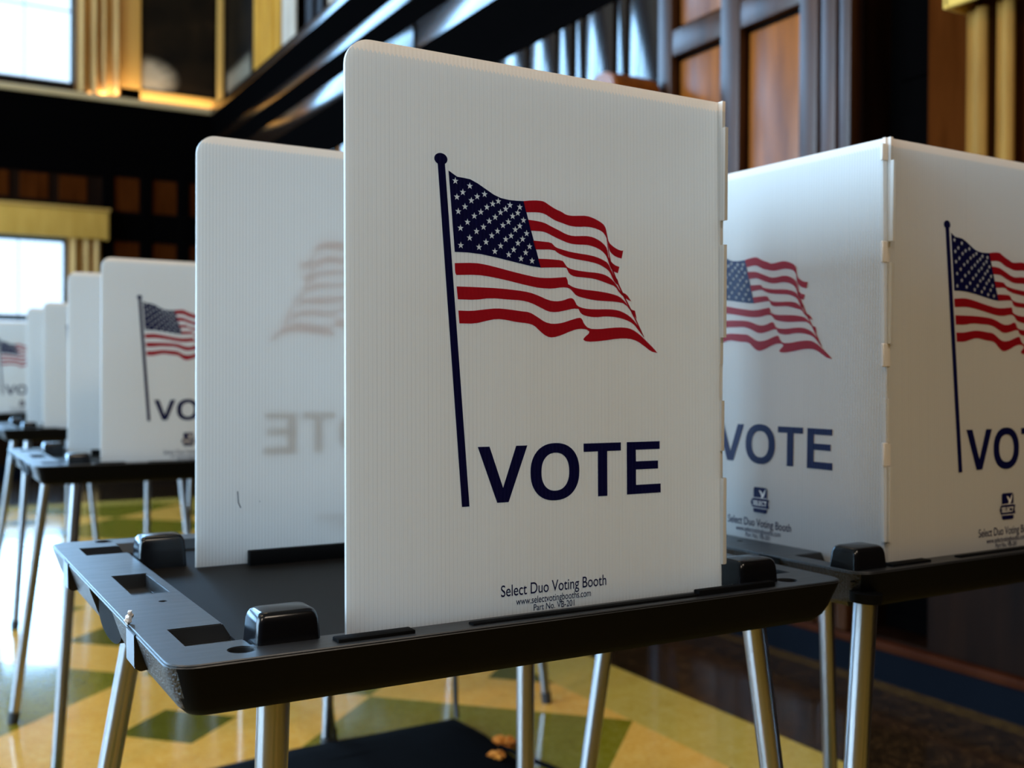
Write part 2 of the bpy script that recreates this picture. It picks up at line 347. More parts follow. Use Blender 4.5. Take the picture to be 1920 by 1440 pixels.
# ---------------------------------------------------------------- the printed artwork (panel heights, from the lower left corner)
GFX = {"canton":[[0.1924,0.7939],[0.2094,0.7846],[0.2234,0.7838],[0.2359,0.7826],[0.2517,0.7764],[0.2675,0.7681],[0.2836,0.7598],[0.2981,0.755],[0.3161,0.7529],[0.3326,0.753],[0.3465,0.7537],[0.3833,0.6336],[0.362,0.6352],[0.3287,0.6403],[0.2895,0.6464],[0.2574,0.6505],[0.2291,0.6518],[0.2042,0.6512]],"red":[[[0.3465,0.7537],[0.3626,0.7563],[0.3795,0.7578],[0.3914,0.7569],[0.4034,0.7507],[0.4171,0.7446],[0.4293,0.7413],[0.4397,0.7363],[0.452,0.7353],[0.4697,0.737],[0.4857,0.7384],[0.5019,0.7355],[0.5182,0.7294],[0.5273,0.7241],[0.5316,0.717],[0.5345,0.7037],[0.5381,0.6911],[0.5473,0.6845],[0.5584,0.6792],[0.5695,0.677],[0.5725,0.6784],[0.5683,0.6618],[0.5564,0.664],[0.5461,0.6685],[0.538,0.677],[0.5345,0.6962],[0.5272,0.7077],[0.5181,0.713],[0.5018,0.7168],[0.4856,0.7176],[0.466,0.7155],[0.4483,0.7159],[0.4326,0.7196],[0.4153,0.7235],[0.4032,0.7289],[0.393,0.7339],[0.3794,0.7359],[0.3518,0.7336]],[[0.3564,0.7202],[0.3725,0.7198],[0.3912,0.7178],[0.4066,0.7118],[0.4238,0.7058],[0.4395,0.6997],[0.4553,0.6973],[0.473,0.6989],[0.4873,0.7],[0.5017,0.6986],[0.5162,0.6934],[0.5271,0.6867],[0.5343,0.6788],[0.5379,0.659],[0.5507,0.6486],[0.563,0.6454],[0.5592,0.6329],[0.5488,0.6356],[0.5407,0.6427],[0.5342,0.6618],[0.527,0.6703],[0.5142,0.6775],[0.498,0.6817],[0.4836,0.6831],[0.4658,0.6819],[0.4482,0.6827],[0.4342,0.6862],[0.4151,0.6921],[0.3996,0.6982],[0.3877,0.7011],[0.3616,0.7005]],[[0.3663,0.6828],[0.3825,0.6825],[0.4064,0.6819],[0.4116,0.6773],[0.4167,0.6733],[0.4323,0.67],[0.4516,0.6668],[0.4728,0.6653],[0.4907,0.6641],[0.5087,0.6616],[0.5232,0.6572],[0.536,0.6514],[0.5433,0.6383],[0.5506,0.6258],[0.5591,0.6211],[0.5616,0.6092],[0.5524,0.6132],[0.5458,0.6234],[0.5396,0.6351],[0.5286,0.642],[0.5122,0.6485],[0.4942,0.6512],[0.4763,0.6528],[0.455,0.6547],[0.4375,0.6577],[0.4219,0.6626],[0.4115,0.6692],[0.3722,0.6665]],[[0.3772,0.6499],[0.4028,0.6506],[0.4305,0.6503],[0.4357,0.6453],[0.4409,0.6383],[0.4514,0.6346],[0.4691,0.6326],[0.4905,0.6315],[0.5085,0.6313],[0.5267,0.629],[0.5413,0.6232],[0.5553,0.611],[0.5653,0.5973],[0.5802,0.5934],[0.5914,0.5794],[0.5783,0.5843],[0.5634,0.5942],[0.5531,0.6073],[0.5376,0.611],[0.5193,0.6161],[0.5012,0.6196],[0.4797,0.6205],[0.4584,0.6209],[0.4461,0.6255],[0.4402,0.6363],[0.4304,0.6369],[0.3833,0.6336]],[[0.2041,0.6314],[0.2447,0.6344],[0.2669,0.6324],[0.2926,0.6283],[0.322,0.6229],[0.3485,0.6187],[0.3754,0.615],[0.3992,0.6151],[0.4233,0.6175],[0.439,0.6192],[0.4425,0.6136],[0.4435,0.6063],[0.4547,0.601],[0.4724,0.598],[0.4939,0.597],[0.5228,0.5953],[0.5448,0.5924],[0.5633,0.5882],[0.5763,0.5787],[0.5875,0.565],[0.6,0.5618],[0.6044,0.5452],[0.5961,0.5546],[0.5763,0.5751],[0.5521,0.5777],[0.53,0.5777],[0.5046,0.5781],[0.4794,0.5815],[0.4617,0.5852],[0.4547,0.5922],[0.4459,0.5991],[0.4302,0.5998],[0.4094,0.5959],[0.382,0.5955],[0.3551,0.599],[0.3285,0.6034],[0.3023,0.6077],[0.2764,0.6111],[0.2478,0.6132],[0.2071,0.6105],[0.2046,0.615]],[[0.2076,0.5904],[0.2508,0.5911],[0.2925,0.5912],[0.3317,0.5894],[0.3584,0.5869],[0.3786,0.5815],[0.399,0.5743],[0.4162,0.5724],[0.4335,0.5752],[0.4458,0.5801],[0.4546,0.5799],[0.4599,0.5733],[0.4634,0.5661],[0.4793,0.5617],[0.5045,0.5609],[0.5373,0.5627],[0.5594,0.5615],[0.5781,0.5555],[0.5931,0.5469],[0.6062,0.5337],[0.6138,0.5263],[0.6225,0.5097],[0.6119,0.5201],[0.596,0.5364],[0.578,0.5434],[0.5556,0.5478],[0.5299,0.5487],[0.5044,0.5455],[0.4828,0.5477],[0.4721,0.5517],[0.4669,0.5604],[0.4545,0.5605],[0.4369,0.5563],[0.4161,0.5521],[0.3989,0.5529],[0.3818,0.56],[0.3616,0.5678],[0.3416,0.5713],[0.3152,0.5716],[0.2763,0.5728],[0.2444,0.568],[0.21,0.5677]],[[0.2109,0.5479],[0.238,0.5481],[0.2634,0.5518],[0.2891,0.555],[0.3151,0.5538],[0.3415,0.5514],[0.3582,0.5505],[0.375,0.5425],[0.3919,0.533],[0.409,0.5301],[0.4298,0.5327],[0.4508,0.5393],[0.4685,0.5443],[0.4749,0.5421],[0.4791,0.5328],[0.4898,0.5237],[0.5151,0.5235],[0.5444,0.5273],[0.5741,0.5288],[0.5929,0.5257],[0.6118,0.5155],[0.6309,0.5007],[0.6462,0.4887],[0.6547,0.4803],[0.6385,0.4831],[0.6231,0.4929],[0.6041,0.5032],[0.5853,0.5073],[0.5591,0.5067],[0.5222,0.5013],[0.4969,0.499],[0.4825,0.4995],[0.4772,0.5033],[0.4826,0.5093],[0.4898,0.5139],[0.4916,0.5184],[0.4844,0.5226],[0.4684,0.5231],[0.4507,0.5187],[0.4297,0.5103],[0.4089,0.5046],[0.3952,0.5065],[0.3816,0.5154],[0.3681,0.5265],[0.3547,0.5298],[0.3314,0.5311],[0.3085,0.5346],[0.289,0.5359],[0.2665,0.5313],[0.2442,0.5256],[0.2129,0.5252]],[[0.5309,0.7139],[0.538,0.6755],[0.5459,0.643],[0.5598,0.6151],[0.579,0.5828],[0.5999,0.5502],[0.6217,0.5121],[0.6202,0.5109],[0.5976,0.548],[0.5764,0.5806],[0.5568,0.6129],[0.5429,0.6413],[0.5358,0.6747]]],"stars":[[0.2059,0.7768],[0.2349,0.7706],[0.2208,0.7581],[0.2089,0.7487],[0.2649,0.7587],[0.2497,0.7531],[0.2379,0.745],[0.225,0.7328],[0.2116,0.7234],[0.2932,0.7486],[0.2816,0.7428],[0.2696,0.7359],[0.2571,0.7261],[0.2438,0.7178],[0.2299,0.7058],[0.2158,0.6942],[0.3177,0.7437],[0.3085,0.7358],[0.2977,0.7287],[0.2866,0.7193],[0.2743,0.7113],[0.2624,0.6997],[0.2481,0.6908],[0.2342,0.6781],[0.2163,0.6636],[0.3385,0.7418],[0.3341,0.7309],[0.3232,0.724],[0.3142,0.7131],[0.3028,0.7057],[0.2913,0.6944],[0.2794,0.6853],[0.2674,0.673],[0.2531,0.6628],[0.3463,0.7185],[0.3383,0.7073],[0.3287,0.7],[0.3197,0.688],[0.3085,0.6807],[0.2977,0.6681],[0.2857,0.6574],[0.3529,0.6947],[0.3442,0.6838],[0.3342,0.6757],[0.3252,0.6631],[0.3146,0.6534],[0.3591,0.6711],[0.3507,0.6594],[0.3407,0.6476],[0.3644,0.6451]],"pole":[[0.1711,0.8027],[0.1854,0.8042],[0.2318,0.2011],[0.2167,0.2011]]}
PW = .8226                     # panel width
def scaled(pts, ds=0, dt=0): return [((a + ds) * HS, (b + dt) * HS) for a, b in pts]
def smooth_poly(pts, it=2):
    """round off a traced outline by corner cutting, keeping sharp points sharp"""
    for _ in range(it):
        out = []
        for i, p in enumerate(pts):
            a, b = pts[i - 1], pts[(i + 1) % len(pts)]
            v1 = Vector(p) - Vector(a); v2 = Vector(b) - Vector(p)
            if v1.length < 1e-9 or v2.length < 1e-9 or v1.angle(v2) > .9: out.append(p)
            else:
                out.append(tuple(Vector(p) - v1 * .25)); out.append(tuple(Vector(p) + v2 * .25))
        pts = out
    return pts
def star(cx, cy, r):
    return [(cx + (r if k % 2 == 0 else r * .40) * math.sin(math.pi * k / 5), cy + (r if k % 2 == 0 else r * .40) * math.cos(math.pi * k / 5)) for k in range(10)]
def ring(cx, cy, rx, ry, e=2.25, n=48):
    o = []
    for i in range(n):
        t = 2 * math.pi * i / n; c, s = math.cos(t), math.sin(t)
        o.append((cx + rx * math.copysign(abs(c) ** (2 / e), c), cy + ry * math.copysign(abs(s) ** (2 / e), s)))
    return o
INK_Y = -.0005
def flag_print_bm(ds, dt):
    S = lambda p: scaled(p, ds, dt)
    navy = flat([S(GFX['canton'])] + [S(star(a, b, .0066)) for a, b in GFX['stars']], 0, INK_Y)
    red = flat([S(smooth_poly([tuple(q) for q in GFX['red'][0]], 1))], 1, INK_Y)
    parts = [flat([S(smooth_poly([tuple(q) for q in r], 1))], 1, INK_Y) for r in GFX['red'][1:]]
    (a, b, c, d) = GFX['pole']
    pole = flat([S([(a[0] - .0003, a[1] + .007), (b[0] - .0003, b[1] + .006), c, d])], 0, INK_Y)
    ball = flat([S(ring(.1774, .8126, .0130, .0103, 2, 28))], 0, INK_Y - .0001)
    return merge(navy, red, *parts, pole, ball)
def lettering_bm(ds, dt):
    S = lambda p: scaled(p, ds, dt)
    a, b = .2045, .3060
    V = [(.2489, b), (.2730, b), (.3007, .231), (.3285, b), (.3525, b), (.3122, a), (.2884, a)]
    T = [(.4770, b), (.5643, b), (.5643, .2902), (.5318, .2902), (.5318, a), (.5097, a), (.5097, .2902), (.4770, .2902)]
    E = [(.5782, b), (.6593, b), (.6593, .2906), (.6004, .2906), (.6004, .2680), (.6548, .2680), (.6548, .2520), (.6004, .2520), (.6004, .2222), (.6612, .2222), (.6612, a), (.5782, a)]
    O = [ring(.4131, .2555, .0541, .0533), ring(.4134, .2555, .0307, .0352)]
    return merge(flat([S(V)], 0, INK_Y), flat([S(T)], 0, INK_Y), flat([S(E)], 0, INK_Y), flat([S(o) for o in O], 0, INK_Y))
def caption_bm(ds, dt):
    k = HS
    return merge(words('Select Duo Voting Booth', (.2955 + ds) * k, (.5280 + ds) * k, (.0345 + dt) * k, INK_Y, 0, .005, .0295 * k),
                 words('www.selectvotingbooths.com', (.3270 + ds) * k, (.4920 + ds) * k, (.0168 + dt) * k, INK_Y, 0, .005, .0185 * k),
                 words('Part No. VB-201', (.3646 + ds) * k, (.4542 + ds) * k, (.0030 + dt) * k, INK_Y, 0, .005, .0165 * k))
def logo_bm(ds, dt):
    S = lambda p: scaled(p, ds, dt)
    y1, y2 = INK_Y - .0001, INK_Y - .0002
    x0, x1, z0, z1 = .392, .442, .072, .140
    sq = flat([S(rrect(x0, x1, z0, z1, .006))], 0, INK_Y)
    ban = flat([S([(.382, .098), (.388, .109), (.450, .109), (.446, .098), (.450, .086), (.388, .086)])], 0, y1)
    chk = flat([S([(.412, .133), (.421, .129), (.425, .122), (.438, .139), (.433, .123), (.430, .116), (.421, .110), (.421, .119)])], 1, y1)
    line1 = flat([S([(.392, .1105), (.442, .1105), (.442, .1120), (.392, .1120)])], 1, y1)
    line2 = flat([S([(.392, .0835), (.442, .0835), (.442, .0850), (.392, .0850)])], 1, y1)
    w = words('SELECT', (.391 + ds) * HS, (.441 + ds) * HS, (.0915 + dt) * HS, y2, 1, .02, .0175 * HS)
    return merge(sq, ban, chk, line1, line2, w)

# ---------------------------------------------------------------- privacy panels
TH = .004
TABS = [(.945, .985), (.705, .755), (.460, .515), (.226, .282)]
def hinge_edge(x, sgn):
    """stepped edge where a panel folds into its neighbour, from foot to top"""
    k = HS; out = []
    for (z0, z1, d) in ((-.023, .05, -.004), (.05, .226, .010), (.226, .282, -.003), (.282, .385, .002), (.385, .46, -.004), (.46, .515, -.003),
                        (.515, .705, .006), (.705, .755, -.006), (.755, .945, .007), (.945, 1.0, -.002)):
        out += [((x + sgn * d) * k, z0 * k), ((x + sgn * d) * k, z1 * k)]
    return out
def panel_bm(width, hinge_l, hinge_r, round_l, round_r):
    k = HS; r = .046
    pts = []
    right = hinge_edge(width, 1) if hinge_r else [(width * k, -.023 * k)]
    pts += right
    if not hinge_r:
        if round_r: pts += [((width - r + r * math.cos(t)) * k, (1 - r + r * math.sin(t)) * k) for t in (math.pi / 2 * i / 8 for i in range(9))]
        else: pts.append((width * k, k))
    if hinge_l: pts += hinge_edge(0, -1)[::-1]
    else:
        if round_l: pts += [((r - r * math.cos(t)) * k, (1 - r + r * math.sin(t)) * k) for t in (math.pi / 2 * i / 8 for i in range(8, -1, -1))]
        else: pts.append((0, k))
        pts.append((0, -.023 * k))
    bm = bmesh.new(); prism(bm, pts, 'y', 0, TH)
    return bm
def lean(o, amount):
    """the sheet leans back from its foot"""
    if amount:
        for v in o.data.vertices: v.co.y += amount * v.co.z
    return o

# ---------------------------------------------------------------- tray
TU0, TU1, TV0, TV1 = -.301, 1.125, -.060, 1.268     # tray outline in panel heights, front booth's panel corner as origin
TC = ((TU0 + TU1) / 2, (TV0 + TV1) / 2)
TABLE_Z = .7842
def tray_bm():
    k = HS
    hu, hv = (TU1 - TU0) / 2 * k, (TV1 - TV0) / 2 * k
    bm = bmesh.new()
    # shell: rounded outline, tapering towards a rounded underside
    rings = [(0.0, .0012), (-.0015, 0), (-.028, .0090), (-.038, .0140), (-.0450, .021), (-.0480, .034)]
    prev = None
    for z, ins in rings:
        o = rrect(-hu + ins, hu - ins, -hv + ins, hv - ins, .022 - ins * .3, 8)
        cur = [bm.verts.new((x, y, z)) for x, y in o]
        if prev:
            for i in range(len(cur)): bm.faces.new((prev[i], cur[i], cur[(i + 1) % len(cur)], prev[(i + 1) % len(cur)]))
        else: bm.faces.new(cur)
        prev = cur
    bm.faces.new(prev[::-1])
    bmesh.ops.recalc_face_normals(bm, faces=bm.faces[:])
    c = bmesh.new()
    def L(u, v): return ((u - TC[0]) * k, (v - TC[1]) * k)
    def slot(u0, u1, v0, v1, d):
        for s in (1, -1):
            a, b = L(u0, v0), L(u1, v1)
            x0, x1 = sorted((s * a[0], s * b[0])); box(c, x0, x1, a[1], b[1], -d * k, .02)
    slot(-.247, -.142, .062, .186, .030); slot(-.243, -.174, .505, .730, .030); slot(-.247, -.142, 1.030, 1.145, .030)
    # sunken working surface with sloping sides
    a, b = L(-.140, .030), L(TU1 + TU0 + .140, 1.172)
    ta = .010
    v8 = [c.verts.new(p) for p in ((a[0], a[1], -.0125), (b[0], a[1], -.0125), (b[0], b[1], -.0125), (a[0], b[1], -.0125),
          (a[0] - ta, a[1] - ta * .5, .004), (b[0] + ta, a[1] - ta * .5, .004), (b[0] + ta, b[1] + ta * .5, .004), (a[0] - ta, b[1] + ta * .5, .004))]
    for f in ((3, 2, 1, 0), (4, 5, 6, 7), (0, 1, 5, 4), (1, 2, 6, 5), (2, 3, 7, 6), (3, 0, 4, 7)): c.faces.new([v8[i] for i in f])
    bmesh.ops.recalc_face_normals(c, faces=c.faces[:])
    for u, v in ((-.176, -.002), (-.176, 1.232), (1.0, -.002), (1.0, 1.232)):
        p = L(u, v); tube(c, (p[0], p[1], -.022), (p[0], p[1], .02), .0105, seg=24)
    p = L(-.204, .422); tube(c, (p[0], p[1], -.004), (p[0], p[1], .02), .0032, seg=14)
    for sgn in (-1, 1):      # grip recess in the middle of each short side
        a, b = sorted((sgn * (hu - .020), sgn * (hu + .02))); box(c, a, b, (.405 - TC[1]) * k, (.665 - TC[1]) * k, -.06, -.0045)
    r = cut(bm, c)
    es = [e for e in r.edges if len(e.link_faces) == 2 and e.calc_face_angle(0) > math.radians(38)]
    bmesh.ops.bevel(r, geom=es, offset=.0013, segments=2, affect='EDGES', clamp_overlap=True)
    # pebbled skin on the short sides
    for f in r.faces:
        c0 = f.calc_center_median()
        if f.normal.z < .35 and c0.z < -.001 and (abs(c0.x) > hu - .034 or abs(c0.y) > hv - .034) and f.normal.x * c0.x + f.normal.y * c0.y > 0: f.material_index = 1 if abs(f.normal.x) > .7 else 2
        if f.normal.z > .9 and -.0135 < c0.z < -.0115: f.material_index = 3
    return r
PROTO = {}
def clamp_bm():
    bm = bmesh.new()
    rings = [(-.0125, .0282, .0212), (.006, .0270, .0200), (.0165, .0261, .0191), (.0210, .0249, .0179), (.0237, .0231, .0161), (.0250, .0204, .0134)]
    prev = None
    for z, hx, hy in rings:
        cur = [bm.verts.new((x, y, z)) for x, y in rrect(-hx, hx, -hy, hy, .0055, 5)]
        if prev:
            for i in range(len(cur)): bm.faces.new((prev[i], prev[(i + 1) % len(cur)], cur[(i + 1) % len(cur)], cur[i]))
        else: bm.faces.new(cur[::-1])
        prev = cur
    bm.faces.new(prev); return bm
def latch_bm():
    bm = bmesh.new()
    prism(bm, [(-.0008, -.0010), (.016, -.0010), (.016, -.0310), (.0045, -.0325), (-.0004, -.0290)], 'y', -.0175, .0175)
    bmesh.ops.bevel(bm, geom=bm.edges[:], offset=.0007, segments=2, affect='EDGES'); return bm
def handle_bm():
    bm = bmesh.new()
    o = [(-.062, -.006), (.062, -.006)] + [(.062 * math.cos(t), -.026 - .018 * math.sin(t)) for t in (math.pi * i / 14 for i in range(0, 15))]
    prism(bm, o, 'x', .010, .021); return bm
def share(name, key, fn, mats, parent):
    if key not in PROTO:
        o = link(name, fn(), mats); PROTO[key] = o.data; o.parent = parent
    else:
        o = bpy.data.objects.new(name, PROTO[key]); COL.objects.link(o); o.parent = parent
    return o

def voting_booth(loc_uv, yaw, label, group, opening='left', pu=0.0, pv=0.0, legs=None, logo=True, leans=(.0, .0, .0), shift_front=0.0, back_dt=0.0, back_u=-.03, clamps=None, base_yaw=0.0153, origin=(.315, .827)):
    """one booth: a tray on four splayed legs, closed in on three sides by white fluted panels.
    loc_uv: where the tray's reference corner lies, in panel heights along and behind the front booth."""
    k = HS
    cu, cv = loc_uv[0] + TC[0], loc_uv[1] + TC[1]
    ca, sa = math.cos(base_yaw), math.sin(base_yaw)
    px = origin[0] + (cu * ca - cv * sa) * k; py = origin[1] + (cu * sa + cv * ca) * k
    root = thing('voting_booth', label, 'voting booth', (px, py, 0), base_yaw + yaw, group)
    L = lambda u, v, z=0: Vector(((u - TC[0]) * k, (v - TC[1]) * k, TABLE_Z + z * k))
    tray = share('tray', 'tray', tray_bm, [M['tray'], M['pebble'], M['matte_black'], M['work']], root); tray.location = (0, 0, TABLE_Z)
    for s in (-1, 1):
        for v in (.220, .975):
            o = share('latch', 'latch', latch_bm, M['latch'], tray); o.location = (s * (TU1 - TU0) / 2 * k, (v - TC[1]) * k, 0)
            o.rotation_euler = (0, 0, 0 if s < 0 else math.pi)
        h = share('carry_handle', 'handle', handle_bm, M['matte_black'], tray)
        h.location = (s * ((TU1 - TU0) / 2 * k), (.535 - TC[1]) * k, 0); h.rotation_euler = (0, 0, 0 if s < 0 else math.pi)
    for (u, v) in (clamps or [(-.096, .044), (-.096, .958), (.922, .036), (.922, .958)]):
        o = share('clamp_block', 'clamp', clamp_bm, M['clamp'], tray); p = L(u, v); o.location = (p.x, p.y, 0)
    # raised lips that hold the feet of the panels
    for (u0, u1, v0, v1, h) in ((pu - .03, pu + .108, pv - .040, pv - .012, .006), (pu + .217, pu + .725, pv - .040, pv - .022, .004), (pu + .725, pu + .93, pv - .040, pv - .022, .011),
                                (pu + .09, pu + .82, pv + .845, pv + .868, .010)):
        bm = bmesh.new(); a, b = L(u0, v0), L(u1, v1)
        box(bm, a.x, b.x, a.y, b.y, -.014, h * k, .0012)
        o = link('panel_lip', bm, M['matte_black'], tray)
    # panels; each one's local x runs left to right as seen from outside
    D = .883
    left = opening == 'left'
    specs = [('front_panel', (pu, pv), 0, PW, (0, 1, 1, 0) if left else (1, 0, 0, 1), leans[0]),
             ('side_panel', (pu + PW + .002, pv + .004) if left else (pu - .002, pv + D - .004), math.pi / 2 if left else -math.pi / 2, D - .008, (1, 1, 0, 0), leans[2]),
             ('back_panel', (pu + PW + back_u, pv + D), math.pi, PW, (1, 0, 0, 1) if left else (0, 1, 1, 0), leans[1])]
    for (nm, (u, v), rz, wd, fl, ln) in specs:
        key = (nm, opening, ln)
        if key not in PROTO:
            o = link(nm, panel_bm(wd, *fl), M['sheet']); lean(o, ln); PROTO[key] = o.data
        else:
            o = bpy.data.objects.new(nm, PROTO[key]); COL.objects.link(o)
        o.parent = root; p = L(u, v); o.location = p; o.rotation_euler = (0, 0, rz)
        ds = shift_front if nm == 'front_panel' else (.0 if nm == 'back_panel' else (wd - PW))
        if nm == 'side_panel': ds = wd - PW
        dt = back_dt if nm == 'back_panel' else 0
        def art(name, fn, mats):
            kk = (name, ds, dt, ln)
            if kk not in PROTO:
                q = link(name, fn(ds, dt), mats, None, 0); lean(q, ln); PROTO[kk] = q.data
            else:
                q = bpy.data.objects.new(name, PROTO[kk]); COL.objects.link(q)
            q.parent = o
        art('flag_print', flag_print_bm, [M['navy'], M['red']])
        art('vote_lettering', lettering_bm, [M['navy']])
        art('caption_print', caption_bm, [M['navy']])
        if logo: art('logo_print', logo_bm, [M['navy'], M['white_ink']])
        if nm == 'front_panel':
            xh = PW if left else 0
            for (z0, z1) in TABS:
                bm = bmesh.new(); s = -1 if left else 1
                if left: box(bm, (xh - .004) * k, (xh + .010) * k, .0042, .009, z0 * k, z1 * k, .0008, 1)
                else: box(bm, (xh - .011) * k, (xh + .013) * k, -.0012, .0030, z0 * k, z1 * k, .0008, 1)
                t = link('hinge_tab', bm, M['sheet'] if left else M['tab'], o); lean(t, ln)
    for (a, b) in (legs or [((-.10, .05), (-.22, .0)), ((-.095, 1.12), (-.33, 1.24)), ((1.028, 1.115), (1.03, 1.12)), ((1.05, .16), (1.215, .055))]):
        p = L(a[0], a[1], -.06); q = L(b[0], b[1]); q.z = .0
        bm = bmesh.new(); d = (q - p); tube(bm, p, p + d * .985, .0135, seg=24)
        lg = link('leg', bm, M['alu'], root)
        bm = bmesh.new(); tube(bm, p + d * .955, q, .0160, .0150, seg=20); link('rubber_foot', bm, M['rubber'], lg)
        bm = bmesh.new(); tube(bm, p + d * -.008, p + d * .006, .0180, .0172, seg=20); link('leg_socket', bm, M['matte_black'], lg)
    return root
# ================================================================ the room
def slab(name, x0, x1, y0, y1, z0, z1, m):
    bm = bmesh.new(); box(bm, x0, x1, y0, y1, z0, z1); return struct(name, bm, m)
slab('floor', XL - .2, XR + .25, YF - .2, YB + .2, -.12, 0, M['floor'])
slab('ceiling', XL - .2, XR + .25, YF - .2, YB + .2, ZC, ZC + .1, M['ceil'])
def holed_wall(name, axis, t0, t1, a0, a1, z1, holes, m):
    """wall with rectangular window openings, made of rectangles around them"""
    bm = bmesh.new()
    xs = sorted({a0, a1, *[h[0] for h in holes], *[h[1] for h in holes]}); zs = sorted({0, z1, *[h[2] for h in holes], *[h[3] for h in holes]})
    for i in range(len(xs) - 1):
        for j in range(len(zs) - 1):
            cx, cz = (xs[i] + xs[i + 1]) / 2, (zs[j] + zs[j + 1]) / 2
            if any(h[0] < cx < h[1] and h[2] < cz < h[3] for h in holes): continue
            if axis == 'y': box(bm, xs[i], xs[i + 1], t0, t1, zs[j], zs[j + 1])
            else: box(bm, t0, t1, xs[i], xs[i + 1], zs[j], zs[j + 1])
    return struct(name, bm, m)
holed_wall('wall_back', 'y', YB, YB + .22, XL - .2, XR + .25, ZC, WIN_BACK, M['wood_dark'])
holed_wall('wall_left', 'x', XL - .22, XL, YF - .2, YB, ZC, WIN_LEFT, M['wood_dark'])
holed_wall('wall_right', 'x', XR, XR + .22, YF - .2, YB, ZC, [(2.26, 2.545, .14, 2.95)], M['wood_dark'])
slab('wall_front', XL - .2, XR + .25, YF - .22, YF, 0, ZC, M['black_wood'])
# windows: sash bars and panes in each opening
wi = 0
for ax, wins in (('y', WIN_BACK), ('x', WIN_LEFT)):
    for (a, b, c, d) in wins:
        wi += 1
        bm = bmesh.new()
        def bar(u0, u1, z0, z1, th=.03):
            if ax == 'y': box(bm, u0, u1, YB + .07, YB + .07 + th, z0, z1)
            else: box(bm, XL - .10, XL - .10 + th, u0, u1, z0, z1)
        f = .035
        bar(a, b, c, c + f); bar(a, b, d - f, d); bar(a, a + f, c, d); bar(b - f, b, c, d)
        mid = (a + b) / 2; bar(mid - .05, mid + .05, c, d)
        rails = [1.53] if d < 3 else [4.50, 5.3]
        for z in rails:
            bar(a, b, z - (.03 if d < 3 else .006), z + (.03 if d < 3 else .006))
        if d < 3:
            for z in (1.05,): bar(a, b, z - .006, z + .006, .015)
        for q in (.25, .75):
            x = a + (b - a) * q; bar(x - .004, x + .004, c, d, .012)
        w = struct('window_%d' % wi, bm, M['frame_metal'])
        bm = bmesh.new()
        if ax == 'y': box(bm, a, b, YB + .082, YB + .088, c, d)
        else: box(bm, XL - .092, XL - .086, a, b, c, d)
        struct('pane', bm, M['glass'], w)
# ledge and cornice of the far wall
bm = bmesh.new()
box(bm, XL, XR, YB - .16, YB, 3.62, 3.68, .006)
struct('trim_1', bm, M['plaster'])
bm = bmesh.new()
prism(bm, [(YB, 3.05), (YB - .03, 3.05), (YB - .05, 3.15), (YB - .10, 3.30), (YB - .10, 3.52), (YB - .14, 3.62), (YB, 3.62)], 'x', XL, XR)
struct('trim_2', bm, M['black_wood'])
# cornice of the right wall: polished upright bands between deep dull hollows
bm = bmesh.new()
prism(bm, [(XR, 2.72), (XR - .030, 2.72), (XR - .030, 2.80), (XR - .080, 3.00), (XR - .080, 3.20), (XR - .120, 3.32), (XR - .120, 3.44), (XR - .185, 3.58), (XR - .185, 3.67), (XR, 3.67)], 'y', 2.55, YB)
struct('trim_3', bm, M['black_wood'], smooth=12)
bm = bmesh.new()
for d, z0, z1 in ((.092, 3.03, 3.20), (.132, 3.335, 3.42), (.198, 3.605, 3.68)):
    for a, b in ((2.56, 6.0), (6.06, YB - .02)) if d < .1 else ((2.56, YB - .02),): box(bm, XR - d, XR - d + .015, a, b, z0, z1, .004, 2)
struct('trim_12', bm, M['wood_gloss'])
# right wall boards below the cornice (upright polished boards with deep grooves)
bm = bmesh.new()
edges = [3.63, 3.86, 3.96, 4.20, 4.22, 4.29, 4.46, 4.72, 4.76, 5.06]
y = 5.10
boards = [(3.635, 3.845), (3.875, 3.94), (3.975, 4.195), (4.225, 4.285), (4.325, 4.44), (4.47, 4.72), (4.755, 5.05)]
while y < 10.6:
    boards += [(y, y + .24), (y + .275, y + .345)]; y += .38
for a, b in boards: box(bm, XR - .035, XR, a, b, 1.30, 2.715, .006, 2)
struct('trim_4', bm, M['wood_gloss'])
# framed panelling nearer the camera
bm = bmesh.new()
for a, b in ((3.525, 3.615), (3.105, 3.215), (2.70, 2.79), (2.615, 2.685), (2.55, 2.60)): box(bm, XR - .055, XR, a, b, .14, 3.68, .008, 2)
for z0, z1 in ((.14, .30), (1.02, 1.14), (2.345, 2.455), (3.3, 3.42)):
    for a, b in ((3.215, 3.525), (2.79, 3.105)): box(bm, XR - .050, XR, a - .004, b + .004, z0, z1, .006, 2)
struct('trim_5', bm, M['wood_frame'])
bm = bmesh.new()
for z0, z1 in ((.30, 1.02), (1.14, 2.345), (2.455, 3.3)):
    for a, b in ((3.215, 3.525), (2.79, 3.105)): box(bm, XR - .020, XR, a + .018, b - .018, z0 + .018, z1 - .018, .010, 2)
struct('trim_6', bm, M['wood_panel'])
# dark niche in the wall, its deep shadow put into the black back
bm = bmesh.new(); box(bm, XR + .14, XR + .20, 2.26, 2.545, .14, 2.95)
d1 = struct('shade_niche_1', bm, M['black_wood'])
bm = bmesh.new()
for z0, z1 in ((.2, 1.0), (1.12, 1.9), (2.02, 2.8)): box(bm, XR + .13, XR + .145, 2.31, 2.50, z0, z1, .006)
struct('shade_niche_panel', bm, M['black_wood'], d1)
bm = bmesh.new(); box(bm, XR - .02, XR, .9, 2.26, 1.15, 3.68)
struct('trim_7', bm, M['wood_red'])
